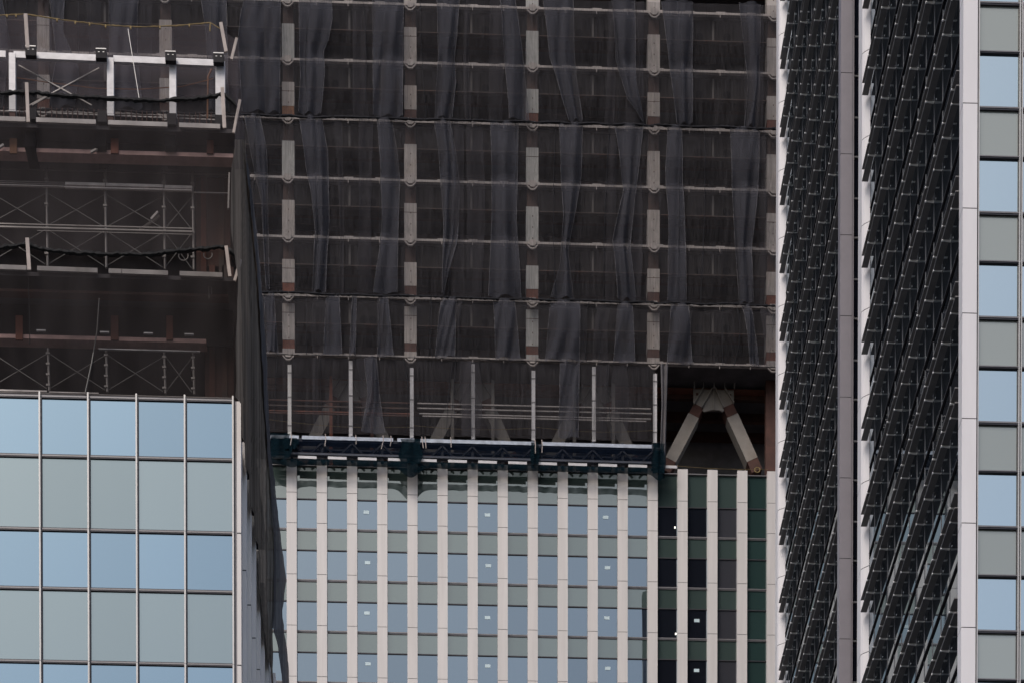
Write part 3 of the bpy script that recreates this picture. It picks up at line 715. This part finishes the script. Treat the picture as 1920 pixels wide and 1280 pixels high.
for tn, y0, y1, _ in tiers:
    for bn, xa, xb in bays:
        if tn != 'top' and xa < 300: continue
        if tn == 'bottom' and xa > 1220: continue
        xa_ = xa
        wf = wob(xa*1.3+y0, 8, 1.0, (1.0, 7)); wg = wob(xa*2.3+y0, 6, 1.0, (.6, 2.5))
        fL = lambda v: (xa_+1, y0+(y1-y0)*v+(xa_-540)*hs); fR = lambda v: (xb+1, y0+(y1-y0)*v+(xb-540)*hs)
        def dsp(u, v, p, _w=wf, _g=wg, _s=xa):
            edge = min(1, 6*v)*1.0
            return .05+bill(p, v, _s)*min(1, v*5)+.10*_w(p[0]+.35*math.sin(p[2]*.5))*edge+.05*_g(p[2]+p[0]*.3)
        o = sheet(fL, fR, 0, 1, 70, 44 if y1-y0 > 150 else 22, YN, dsp).build('safety_net', net1, None, smooth=True)
        place_txt = bn if 'bay' in bn or ',' in bn or bn == 'far left' else bn+' bay from the left tower'
        tag(o, 'black mesh net over the %s tier of bare floors, %s' % (tn, place_txt), 'safety net', 'black nets hung over the open floors')
        # folds (doubled strips) belonging to this bay
        for L_, R_ in strips[tn]:
            mx_ = (L_[0][0]+R_[0][0])/2
            if not (xa <= mx_ < xb): continue
            pl_, pr_ = poly(L_), poly(R_)
            f1 = lambda v, q=pl_: (q(v)[0], q(v)[1]+(q(v)[0]-540)*hs)
            f2 = lambda v, q=pr_: (q(v)[0], q(v)[1]+(q(v)[0]-540)*hs)
            sd = mx_; ph = rn.uniform(0, 6); wdt = abs(R_[0][0]-L_[0][0]); nf = max(2, wdt/11)
            wv = wob(sd, 4, 1, (2, 9))
            def dsf(u, v, p, _ph=ph, _nf=nf, _wv=wv, _s=sd):
                e = .16*math.cos(PI*(u-.5))
                return .16+bill(p, v, _s)*min(1, v*5)*1.05+e+.17*math.sin(u*_nf*2.2+_ph+2*v+1.2*math.sin(3*v+_ph))*min(1, .35+v)+.16*_wv(u*2.2+v*1.4)
            sheet(f1, f2, 0, 1, 28, 40 if y1-y0 > 150 else 20, YN, dsf).build('net_fold', net2, o, smooth=True)
            # rolled selvedge lines
            for fe in (f1, f2):
                pts = []
                for q in range(25):
                    v = q/24; x_, y_ = fe(v); p = onY(x_, y_, YN); u = 0 if fe is f1 else 1
                    pts.append((p[0], p[1]-dsf(u, v, p)-.02, p[2]))
                MB().tube(pts, .022, 4, jit=.5).build('selvedge', selvM, o)
        if tn in ('middle', 'lower'):
            wr = wob(xa+77, 7, 1, (3, 14))
            g1 = lambda v: (xa_+1, y0-2.8+4.2*v+(xa_-540)*hs); g2 = lambda v: (xb+1, y0-2.8+4.2*v+(xb-540)*hs)
            sheet(g1, g2, 0, 1, 90, 4, YN, lambda u, v, p: .12+.16*wr(p[0])*(1-.4*v)).build('top_ruffle', net2, o, smooth=True)
        # faint single overlaps and slack cords
        rr = random.Random(int(xa*3+y0))
        for q in range(2):
            xs_ = xa+(xb-xa)*rr.uniform(.08, .82); wd = rr.uniform(10, 34); d1, d2, d3 = rr.uniform(-8, 8), rr.uniform(-10, 10), rr.uniform(-7, 7)
            h1 = lambda v, x=xs_, a=d1, b=d2: (x+a*math.sin(2.5*v)+b*v, y0+1+(y1-y0-1)*v+(x-540)*hs)
            h2 = lambda v, x=xs_+wd, a=d3, b=d2: (x+a*math.sin(3*v)+b*v*.6, y0+1+(y1-y0-1)*v+(x-540)*hs)
            ph_ = rr.uniform(0, 6)
            df = lambda u, v, p, _p=ph_, _s=xs_: .12+bill(p, v, _s)*min(1, v*5)+.07*math.sin(u*7+_p+3*v)
            sheet(h1, h2, 0, 1, 14, 30, YN, df).build('net_fold', net1b, o, smooth=True)
        for q in range(2):
            xs_ = xa+(xb-xa)*rr.uniform(.05, .95); d1, d2 = rr.uniform(-9, 9), rr.uniform(-12, 12); pts = []
            for t in range(17):
                v = t/16; x_ = xs_+d1*math.sin(3*v)+d2*v; p = onY(x_, y0+(y1-y0)*v+(x_-540)*hs, YN); pts.append((p[0], p[1]-.2-bill(p, v, xs_)*min(1, v*5), p[2]))
            MB().tube(pts, .022, 4).build('slack_cord', hemM, o)
        # gathered hem
        if tn in ('top', 'middle', 'lower'):
            pts = []
            hw = wob(xa+y1, 6, 1, (.4, 2.2))
            if tn != 'lower':
                for q in range(60):
                    x_ = xa+(xb-xa)*q/59; p = onY(x_, y1-1.5+(x_-540)*hs, YN-.25); pts.append((p[0], p[1], p[2]+.16*hw(p[0])))
                MB().tube(pts, .085, 6, jit=.4).build('gathered_hem', hemM, o)
            else:
                for q in range(40):
                    x_ = xa+(xb-xa)*q/39; p = onY(x_, y1-4+(x_-540)*hs, YN-.15); pts.append((p[0], p[1], p[2]+.05*hw(p[0])))
                MB().tube(pts, .03, 4, jit=.4).build('gathered_hem', hemM, o)
# black end drape next to the open bay
pl_, pr_ = poly([(1238, 686), (1240, 760), (1236, 875)]), poly([(1252, 686), (1250, 760), (1247, 875)])
wv = wob(9, 4, 1, (2, 9))
o = sheet(pl_, pr_, 0, 1, 14, 24, YN, lambda u, v, p: .2+.12*math.sin(u*9+v)+.05*wv(v*5)).build('safety_net', netS, None, smooth=True)
tag(o, 'narrow bundled black net hanging at the left edge of the uncovered bay', 'safety net', 'black nets hung over the open floors')

# ================================================================== LEFT TOWER
YL = 66.1
LT = thing('glass_tower', 'glass tower on the left with pale blue and grey panes, its top floors still scaffolded', 'building', (-20, 85, 0))
lz = lambda py, px=213, Y=YL: onY(px, py, Y)[2]
lx = lambda px, py=950, Y=YL: onY(px, py, Y)[0]
mx0 = lx(76.3); mp_ = (lx(438.3)-lx(76.3))/4
rows = [lz(745.3), lz(856.3), lz(993.6), lz(1103), lz(1241.5)]
s_b = rows[0]-rows[1]; s_g = rows[1]-rows[2]; stl = (rows[0]-rows[4])/2
s_b, s_g = stl*s_b/(s_b+s_g), stl*s_g/(s_b+s_g)
ztl = rows[0]
XE = lx(444.4); XE2 = lx(452.2)                  # corner fin
B(-60, XE-.06, YL+.2, YL+36, 0, ztl-.3).build('wall', darkwall, LT)
lw_ = {}
zz = ztl; levels = []
for k in range(4): levels += [('window', zz-s_b, zz, glL), ('spandrel_panel', zz-stl, zz-s_b, glLs)]; zz -= stl
for c in range(-3, 5):
    x = mx0+(c-1)*mp_ if True else 0
    x0_, x1_ = mx0+(c-1)*mp_+.05, mx0+c*mp_-.02
    for nm, za, zb, mm in levels:
        loc = ((x0_+x1_)/2, YL+.06, za+.05)
        if nm not in lw_: lw_[nm] = B(x0_, x1_, YL+.03, YL+.09, za+.05, zb-.05).build(nm, mm, LT, origin=loc)
        else: dup(lw_[nm], loc)
zb_ = levels[-1][1]
for c in range(-4, 5):
    x = mx0+c*mp_
    mb = MB().box(x-.038, x+.010, YL-.09, YL+.1, zb_, ztl+.09, alu).box(x+.0101, x+.045, YL-.03, YL+.1, zb_, ztl+.0, darkM)
    for q in range(4): mb.box(x-.040, x+.012, YL-.092, YL+.1, ztl-stl*q-.03-(s_b+s_g), ztl-stl*q-(s_b+s_g)-.02, darkM)
    mb.build('mullion', None, LT)
for q, zz in enumerate([ztl]+[l[1] for l in levels]):
    mb = MB().box(mx0-4*mp_, mx0+4*mp_, YL-.01, YL+.1, zz+.02, zz+.05, darkM).box(mx0-4*mp_, mx0+4*mp_, YL-.02, YL+.1, zz-.02, zz+.0199, midM).box(mx0-4*mp_, mx0+4*mp_, YL-.01, YL+.1, zz-.05, zz-.0201, darkM)
    mb.build('transom', None, LT)
B(lx(440.6), XE, YL+.0, YL+.25, 0, lz(752, 446)).build('corner_post', midM, LT)
zf = lz(752, 448); zj = lz(1000, 448); 
jl = [zj-stl*k for k in range(-0, 8)]
pier([(XE, YL-.03), (XE2, YL-.03), (XE2, YL+.4), (XE, YL+.4)], jl, zf, white, name='fin', parent=LT)
XF = XE2
f0 = None
for k in range(1, 16):
    y = YL+.0+1.66*k
    loc = (XF-.1, y+.2, 0)
    if f0 is None: f0 = pier([(XF-.145, y), (XF, y), (XF, y+.34), (XF-.145, y+.34)], jl, zf, finM, name='fin', parent=LT)
    else: dup(f0, tuple(wloc(f0)+Vector((0, 1.66*(k-1), 0))))
for k in range(0, 16):
    y = YL+.36+1.66*k
    B(XF-.22, XF-.14, y, y+1.28, zf-26, zf-.4).build('side_window', glCs if k % 2 else glSide, LT)
    for q in range(6): pass
# dark-glass side strips with transoms
for q in range(7):
    B(XF-.2, XF-.12, YL+.4, YL+29, zj-stl*q-.08, zj-stl*q+.04).build('transom', darkM, LT)

# ---- upper steel floors of the left tower
xr_ = onY(432, 300, YL+.3)[0]
def ledge(y, px0, px1, m_, nm='edge_board', h=.13, Y=YL-.1, sl=.036):
    a = onY(px0, y+(px0-200)*sl, Y); b_ = onY(px1, y+(px1-200)*sl, Y)
    MB().bar((a[0], Y, a[2]), (b_[0], Y, b_[2]), .06, h, up=(0, 0, 1)).build(nm, m_, LT)
F = {2: 508, 3: 232}
for pyf, segs in ((228, ((-30, 48), (68, 180), (203, 314), (336, 413))), (506, ((-30, 50), (70, 183), (204, 228), (229, 315), (337, 417)))):
    for a, b_ in segs: ledge(pyf+3, a, b_, woodG, h=.135)
    z = onY(200, pyf+6, YL)[2]
    B(-40, onY(440, pyf, YL)[0], YL-.02, YL+12, z-.17, z-.05).build('floor_deck', deckM, LT)
for pyf, pyb in ((228, 288), (506, 637)):
    z = onY(200, pyf+6, YL)[2]; ybm = YL+(.30 if pyf < 300 else .95)
    zb = onY(200, pyb, ybm)[2]
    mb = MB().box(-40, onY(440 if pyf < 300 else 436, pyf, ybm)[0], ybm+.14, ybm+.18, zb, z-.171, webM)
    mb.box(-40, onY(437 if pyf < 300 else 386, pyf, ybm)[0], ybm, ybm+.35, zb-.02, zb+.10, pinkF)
    if pyf > 300:
        zq = onY(200, 548, YL+.25)[2]
        mb.box(-40, onY(432, pyf, ybm)[0], YL+.25, YL+.5, zq-.05, zq+.03, rustD)
    mb.build('edge_beam', None, LT)
    for px, w_, m_ in ((25, 13, orange), (215, 14, rust), (394, 12, rust)):
        if pyf > 300: px, m_ = {25: 36, 215: 215, 394: 318}[px], rust
        a = onY(px, pyb, ybm-.05); e = onY(px, pyb-(28 if pyf < 300 else 45), ybm-.05)
        B(a[0]-w_*.0085, a[0]+w_*.0085, ybm-.06, ybm-.01, a[2], e[2]).build('hanger_plate', m_, LT)
    for px in (58, 190, 320):                       # dark outrigger boxes
        if pyf < 300:
            a = onY(px, 270, YL+.3); B(a[0]-.16, a[0]+.16, YL+.1, YL+.9, a[2]-.25, a[2]+.25).build('outrigger_box', mattB, LT)
for px in (240, 340, 433, 78):
    a = onY(px*.82 if px > 100 else 78, 622+px*.02, YL+.7); B(a[0]-.14, a[0]+.14, YL+.6, YL+.66, a[2]-.02, a[2]+.02).build('small_plate', galv, LT)
B(-40, xr_-.8, YL+6.0, YL+6.2, ztl-.4, onY(200, 232, YL)[2]-.2).build('core_wall', darkwall, LT)
# rust column at the corner
for ya, yb, pxa, pxb in ((335, 505, 368, 432), (560, 745, 384, 438)):
    a = onY(pxa, (ya+yb)/2, YL+1.6)[0]; b_ = onY(pxb, (ya+yb)/2, YL+1.6)[0]
    zlo_ = onY(400, yb, YL+1.6)[2]; zhi_ = onY(400, ya, YL+1.6)[2]
    mb = MB().box(a, b_, YL+1.6, YL+2.4, zlo_-1, zhi_+1, rustD).box(a+.15, a+.32, YL+1.55, YL+1.599, zlo_-1, zhi_+1, rust).box(b_-.36, b_-.2, YL+1.55, YL+1.599, zlo_-1, zhi_+1, beamM)
    mb.build('column', None, LT)
# galvanised top frame
def LP(px, py, Y=YL+.15): return onY(px, py, Y)
sl_ = .042
for a, b_ in ((-30, 11), (26, 180), (181, 201), (213, 315), (330, 402)):
    p, q = LP(a, 107.5+(a-90)*sl_), LP(b_, 107.5+(b_-90)*sl_)
    MB().bar(p, q, .10, .19, up=(0, 0, 1)).build('top_beam', galv, LT)
for px, w_, y0, y1 in ((23, 12.5, 100, 207), (207, 13, 109, 215), (324, 13, 113, 217), (413, 18, 116, 218)):
    a = LP(px-w_/2, y0, YL+.1); b_ = LP(px+w_/2, y1, YL+.1)
    mb = MB().box(a[0], b_[0], YL+.08, YL+.26, b_[2], a[2], galv)
    mb.box(a[0]-.01, b_[0]+.01, YL+.07, YL+.27, b_[2]-.06, b_[2]-.02, galv); mb.box(a[0]+.01, b_[0]-.01, YL+.09, YL+.25, b_[2]-.36, b_[2]-.0601, rustD)
    mb.build('frame_post', None, LT)
for px, y in ((58, 98), (190, 103), (320, 108), (410, 111)):
    a = LP(px, y, YL-.05); mb = MB().box(a[0]-.16, a[0]+.16, YL-.12, YL+.02, a[2]-.16, a[2]+.10, clampM); mb.box(a[0]-.16, a[0]+.16, YL-.13, YL+.03, a[2]+.1005, a[2]+.13, alu)
    for d in (-.09, .05): mb.box(a[0]+d, a[0]+d+.05, YL-.125, YL-.12, a[2]+.01, a[2]+.03, alu)
    mb.build('clamp', None, LT)
    b2 = LP(px+2, y+122, YL-.05); B(b2[0]-.14, b2[0]+.14, YL-.12, YL+.02, b2[2]-.12, b2[2]+.22).build('clamp', clampM, LT)
for a in ((35, 123, 172, 198), (186, 128, 55, 198), (96, 178, 60, 198)):
    MB().bar(LP(a[0], a[1], YL+.4), LP(a[2], a[3], YL+.4), .028, .028).build('cross_brace', pipeM, LT)
MB().bar(LP(240, 55, YL+.1), LP(261, 186, YL+.1), .018, .018).build('cross_brace', alu, LT)
# rebar row
zA_ = None; rb = None
for i in range(44):
    px = -14+i*10.0+rn.uniform(-1.5, 1.5)
    if abs(px-23) < 8 or abs(px-207) < 8 or abs(px-324) < 8: continue
    a = LP(px, 226+px*.034, YL+.5); h = rn.uniform(.42, .52)
    if rb is None: rb = MB().tube([(a[0], a[1], a[2]), (a[0], a[1], a[2]+h)], .014, 5).build('rebar', rustD, LT, origin=a)
    else: dup(rb, a)
MB().bar(LP(-20, 208, YL+.55), LP(420, 226, YL+.55), .03, .03).build('guard_pipe', pipeM, LT)
MB().tube([LP(398, 128, YL+.6), LP(390, 145, YL+.6), LP(389, 225, YL+.6)], .03, 5).build('hose', orange, LT)
MB().tube([LP(30, 146, YL+.8), LP(90, 155, YL+.8), LP(180, 166, YL+.8), LP(260, 168, YL+.8), LP(340, 163, YL+.8), LP(400, 148, YL+.8)], .013, 5).build('lifeline', orange, LT)
for x_, y_, r_ in ((344, 480, 9), (390, 478, 8)):
    MB().tube([LP(x_+r_*math.cos(PI*t/8), y_+r_*math.sin(PI*t/8), YL+.3) for t in range(-1, 10)], .016, 5).build('cable_loop', pipeM, LT)
for a in ((-4, 279, 7, 272), (170, 286, 183, 280), (283, 412, 296, 398)):
    MB().bar(LP(a[0], a[1], YL+.2), LP(a[2], a[3], YL+.2), .06, .06).build('conduit', woodG, LT)
for a in ((52, 505, 56, 645), (372, 20, 60, 0)):
    if a[3]: MB().tube([LP(a[0], a[1], YL+.05), LP(a[0]+3, (a[1]+a[3])/2, YL+.1), LP(a[2], a[3], YL+.05)], .014, 4).build('cable', ropeB, LT)
MB().tube([LP(186, 560, YL-.3), LP(182, 620, YL-.25), LP(172, 680, YL-.2), LP(160, 735, YL-.1)], .02, 5).build('cable', dullT, LT)
for x_ in (391, 396): MB().bar(LP(x_, 522, YL+.2), LP(x_+1, 560 if x_ == 391 else 552, YL+.2), .02, .02).build('conduit', pipeM, LT)
MB().bar(LP(430, 325, YL+.5), LP(428, 392, YL+.5), .05, .05).build('frame_post', pipeM, LT)
# timber net arms
for x0_, y0_, x1_, y1_, w_ in ((48, 27, 52, 91, .11), (414, 43, 424, 98, .10), (444, 72, 434, 112, .08), (50, 156, 53, 230, .10), (417, 165, 421, 241, .11), (450, 188, 438, 250, .08),
                              (51, 447, 55, 507, .11), (424, 462, 431, 519, .10), (451, 487, 440, 527, .08)):
    MB().bar(LP(x0_, y0_, YL-1.0), LP(x1_, y1_, YL-.9), w_, .05).build('net_arm', wood, LT)
# scaffolds
def scaffold(label, y_top, lifts, posts, planks, rails, Y):
    base = onY(200, lifts[-1], Y)
    T = thing('scaffold', label, 'scaffold', base, 'scaffolds inside the left tower')
    for px in posts:
        a = onY(px, y_top+(px-200)*.03, Y); b_ = onY(px+2.5, lifts[-1]+(px-200)*.024, Y)
        mb = MB().tube([(a[0], Y, a[2]), (b_[0], Y, b_[2])], .038, 8)
        for q in range(4):
            zz_ = a[2]+(b_[2]-a[2])*(q+.5)/4; mb.box(a[0]-.06, a[0]+.06, Y-.05, Y+.05, zz_-.03, zz_+.03)
        mb.build('post', pipeM, T)
    for y0_, y1_ in zip(lifts, lifts[1:]):
        pp_ = [posts[0]-110]+list(posts)
        for a, b_ in zip(pp_, pp_[1:]):
            ya, yb = y0_+4, y1_-4
            s1 = .026
            MB().bar(onY(a+3, ya+(a-200)*s1, Y+.05), onY(b_-2, yb+(b_-200)*s1, Y+.05), .022, .022).build('brace', dullT, T)
            MB().bar(onY(a+3, yb+(a-200)*s1, Y+.1), onY(b_-2, ya+(b_-200)*s1, Y+.1), .022, .022).build('brace', dullT, T)
    for y, xa, xb, h, m_ in planks:
        a = onY(xa, y+(xa-200)*.026, Y-.1); b_ = onY(xb, y+(xb-200)*.026, Y-.1)
        MB().bar(a, b_, .06, h, up=(0, 0, 1)).build('plank', m_, T)
    for y, xa, xb, h in rails:
        a = onY(xa, y+(xa-200)*.026, Y-.1); b_ = onY(xb, y+(xb-200)*.026, Y-.1)
        MB().bar(a, b_, h, h).build('guard_rail', pipeM, T)
    return T
woodP = mat('scaffold_plank', (0.80, 0.73, 0.70), 0.5, var=0.15, scale=3)
scaffold('tube scaffold with two lifts of cross braces behind the upper net of the left tower', 318, (362, 430, 503), (87, 197, 307, 361),
         ((346, -30, 120, .02, pipeM), (349.5, -30, 122, .02, pipeM), (353, -30, 122, .02, woodP), (347.5, 122, 197, .085, woodP), (347.5, 199, 306, .085, woodP), (348.5, 309, 360, .085, woodP), (354, 122, 360, .04, woodP)),
         ((322, -30, 430, .018), (425, -30, 361, .03), (431, -30, 361, .045), (436, 70, 361, .016), (357, 361, 430, .03)), YL+1.0)
scaffold('lower tube scaffold standing just above the blue glass top of the left tower', 657, (662, 735), (90, 199, 308, 362),
         ((655, 185, 375, .03, galv), (737, -30, 88, .05, woodP), (738, 92, 185, .03, woodP)),
         ((740, -30, 436, .03),), YL+1.0)
MB().bar(onY(262, 432, YL+1.9), onY(300, 405, YL+1.9), .07, .05).build('loose_board', wood, LT)

# ---- nets of the left tower
YNL = YL-.8
def lnet(xa, xb, y0f, y1f, nu, nv, m_, disp, label, Y=None):
    Y = Y or YNL
    vs = []
    for j in range(nv+1):
        v = j/nv
        for i in range(nu+1):
            u = i/nu; px = xa+(xb-xa)*u; py = y0f(px)+(y1f(px)-y0f(px))*v
            p = onY(px, py, Y); d = disp(u, v, p); vs.append((p[0], p[1]+d, p[2]))
    m2 = nu+1
    fs = [(j*m2+i, (j+1)*m2+i, (j+1)*m2+i+1, j*m2+i+1) for j in range(nv) for i in range(nu)]
    o = MB().add(vs, fs).build('safety_net', m_, None, smooth=True)
    return tag(o, label, 'safety net', 'black nets of the left tower')
def pw(pts):
    def f(x):
        for a, b_ in zip(pts, pts[1:]):
            if x <= b_[0]: t = (x-a[0])/(b_[0]-a[0]); t = max(0, t); return a[1]+(b_[1]-a[1])*t
        return pts[-1][1]
    return f
ry = pw([(-60, 31), (0, 29), (47, 27), (120, 38), (200, 48), (260, 51), (330, 49), (395, 43), (440, 72)])
rb1 = pw([(-60, 177), (0, 175), (50, 173), (120, 180), (200, 185), (290, 190), (360, 186), (405, 180), (418, 176), (450, 205)])
rb2 = pw([(-60, 466), (0, 465), (50, 458), (85, 469), (130, 474), (200, 477), (280, 477), (360, 469), (425, 463), (452, 490)])
gt = pw([(-60, 738), (0, 740), (440, 748)])
wl = wob(21, 6, 1, (1.5, 7)); wl2 = wob(22, 6, 1, (1.5, 7))
lnet(-40, 446, ry, rb1, 80, 20, net3, lambda u, v, p: .10*math.sin(PI*v)+.05*wl(p[0]), 'sheer black net stretched under the yellow rope over the galvanised frame', Y=YL+.38)
lnet(-40, 450, rb1, rb2, 80, 30, net5, lambda u, v, p: .35*math.sin(PI*v)+.05*wl(p[0]), 'sheer black net between the two thick gathered ropes of the left tower')
lnet(-40, 452, rb2, gt, 80, 30, net5, lambda u, v, p: .1+.25*math.sin(PI*v)+.06*wl2(p[0])*(1-v)+.88*max(0, v-.3)**1.5/.7**1.5, 'sheer black net below the lower gathered rope, down to the glass top')
def rope(f, xa, xb, r, m_, name, label, cat, jit=.35, n=90, twist=0):
    pts = []
    for i in range(n+1):
        x = xa+(xb-xa)*i/n; p = onY(x, f(x), YNL-.03); pts.append((p[0], p[1], p[2]+rn.uniform(-r, r)*.4))
    o = MB().tube(pts, r, 6, jit=jit).build(name, m_, None)
    return tag(o, label, cat)
o = rope(ry, -40, 415, .015, ropeY, 'rope', 'sagging yellow rope strung along the very top of the left tower', 'rope')
MB().tube([onY(395, 43, YNL-.1), onY(394, 50, YNL-.1), onY(393.5, 59, YNL-.1)], .022, 5).build('loose_end', ropeY, o)
for px in (13, 30, 107, 141, 168, 198, 245, 300, 355): 
    p = onY(px, ry(px)+1.5, YNL-.06); MB().box(p[0]-.02, p[0]+.02, p[1]-.02, p[1]+.02, p[2]-.05, p[2]+.03).build('tie_knot', ropeY, o)
rope(rb1, -40, 448, .055, ropeB, 'gathered_rope', 'upper thick black gathered rope running across the galvanised posts', 'rope')
rope(rb2, -40, 450, .062, ropeB, 'gathered_rope', 'lower thick black gathered rope sagging in front of the braced scaffold', 'rope')
for f, xa, xb, lab in ((pw([(418, 176), (450, 190)]), 416, 450, 0),):
    pass
# side nets: plane X = const, receding along the right side of the left tower
XS = XE2+.07
def sidenet(Lp, Rp, m_, label, amp, seed, nu=26, nv=70, dx=0.0):
    fl, fr = poly(Lp), poly(Rp)
    wv_ = wob(seed, 6, 1, (1.5, 9)); w3 = wob(seed+4, 5, 1, (.5, 2))
    vs = []
    for j in range(nv+1):
        v = j/nv
        for i in range(nu+1):
            u = i/nu; l, r = fl(v), fr(v)
            p = onX(l[0]+(r[0]-l[0])*u, l[1]+(r[1]-l[1])*u, XS+dx)
            vs.append((p[0]+amp*wv_(p[1]*2.2+.06*p[2])+.02*w3(p[2]), p[1], p[2]))
    m2 = nu+1
    fs = [(j*m2+i, (j+1)*m2+i, (j+1)*m2+i+1, j*m2+i+1) for j in range(nv) for i in range(nu)]
    o = MB().add(vs, fs).build('safety_net', m_, None, smooth=True)
    return tag(o, label, 'safety net', 'black nets of the left tower')
sidenet([(446, 78), (444, 150), (442, 240), (436, 318)], [(447, 78), (449, 110), (453, 180), (459, 260), (465, 318)], net3,
        'sheer net turning the upper corner of the left tower beside the galvanised frame', .05, 77, nu=12, nv=24)
sidenet([(441, 262), (434, 320), (432, 420), (438, 470), (447, 520), (443, 640), (441, 745), (452, 752), (452, 820), (459, 821), (460, 886), (468, 887), (468, 949), (476, 950), (476, 1010), (484, 1011), (485, 1094), (492, 1150), (496, 1184), (501, 1225), (507, 1254), (509, 1282)],
        [(458, 262), (466, 330), (476, 430), (485, 520), (493, 620), (498, 720), (502, 800), (506, 860), (511, 920), (514, 970), (517, 1015), (518, 1060), (518, 1094), (515, 1150), (511, 1184), (512, 1225), (511, 1254), (512, 1282)],
        net4, 'dark brown-black net wrapping the near corner and side of the left tower', .07, 31)
sidenet([(460, 290), (464, 335), (474, 430), (483, 520), (489, 620), (494, 720), (499, 800), (503, 860), (508, 920), (511, 970), (514, 1015), (515, 1060), (514, 1094), (514, 1140), (510, 1180), (518, 1192), (523, 1225), (527, 1256), (531, 1285)],
        [(461, 290), (469, 335), (481, 430), (489, 520), (497, 620), (501, 700), (504, 780), (508, 850), (514, 890), (520, 950), (525, 995), (530, 1030), (537, 1083), (533, 1120), (529, 1142), (532, 1180), (537, 1210), (540, 1240), (543, 1285)],
        netS, 'dark grey net strip with a ragged right edge hanging beside the central tower fins', .06, 47, dx=.06)
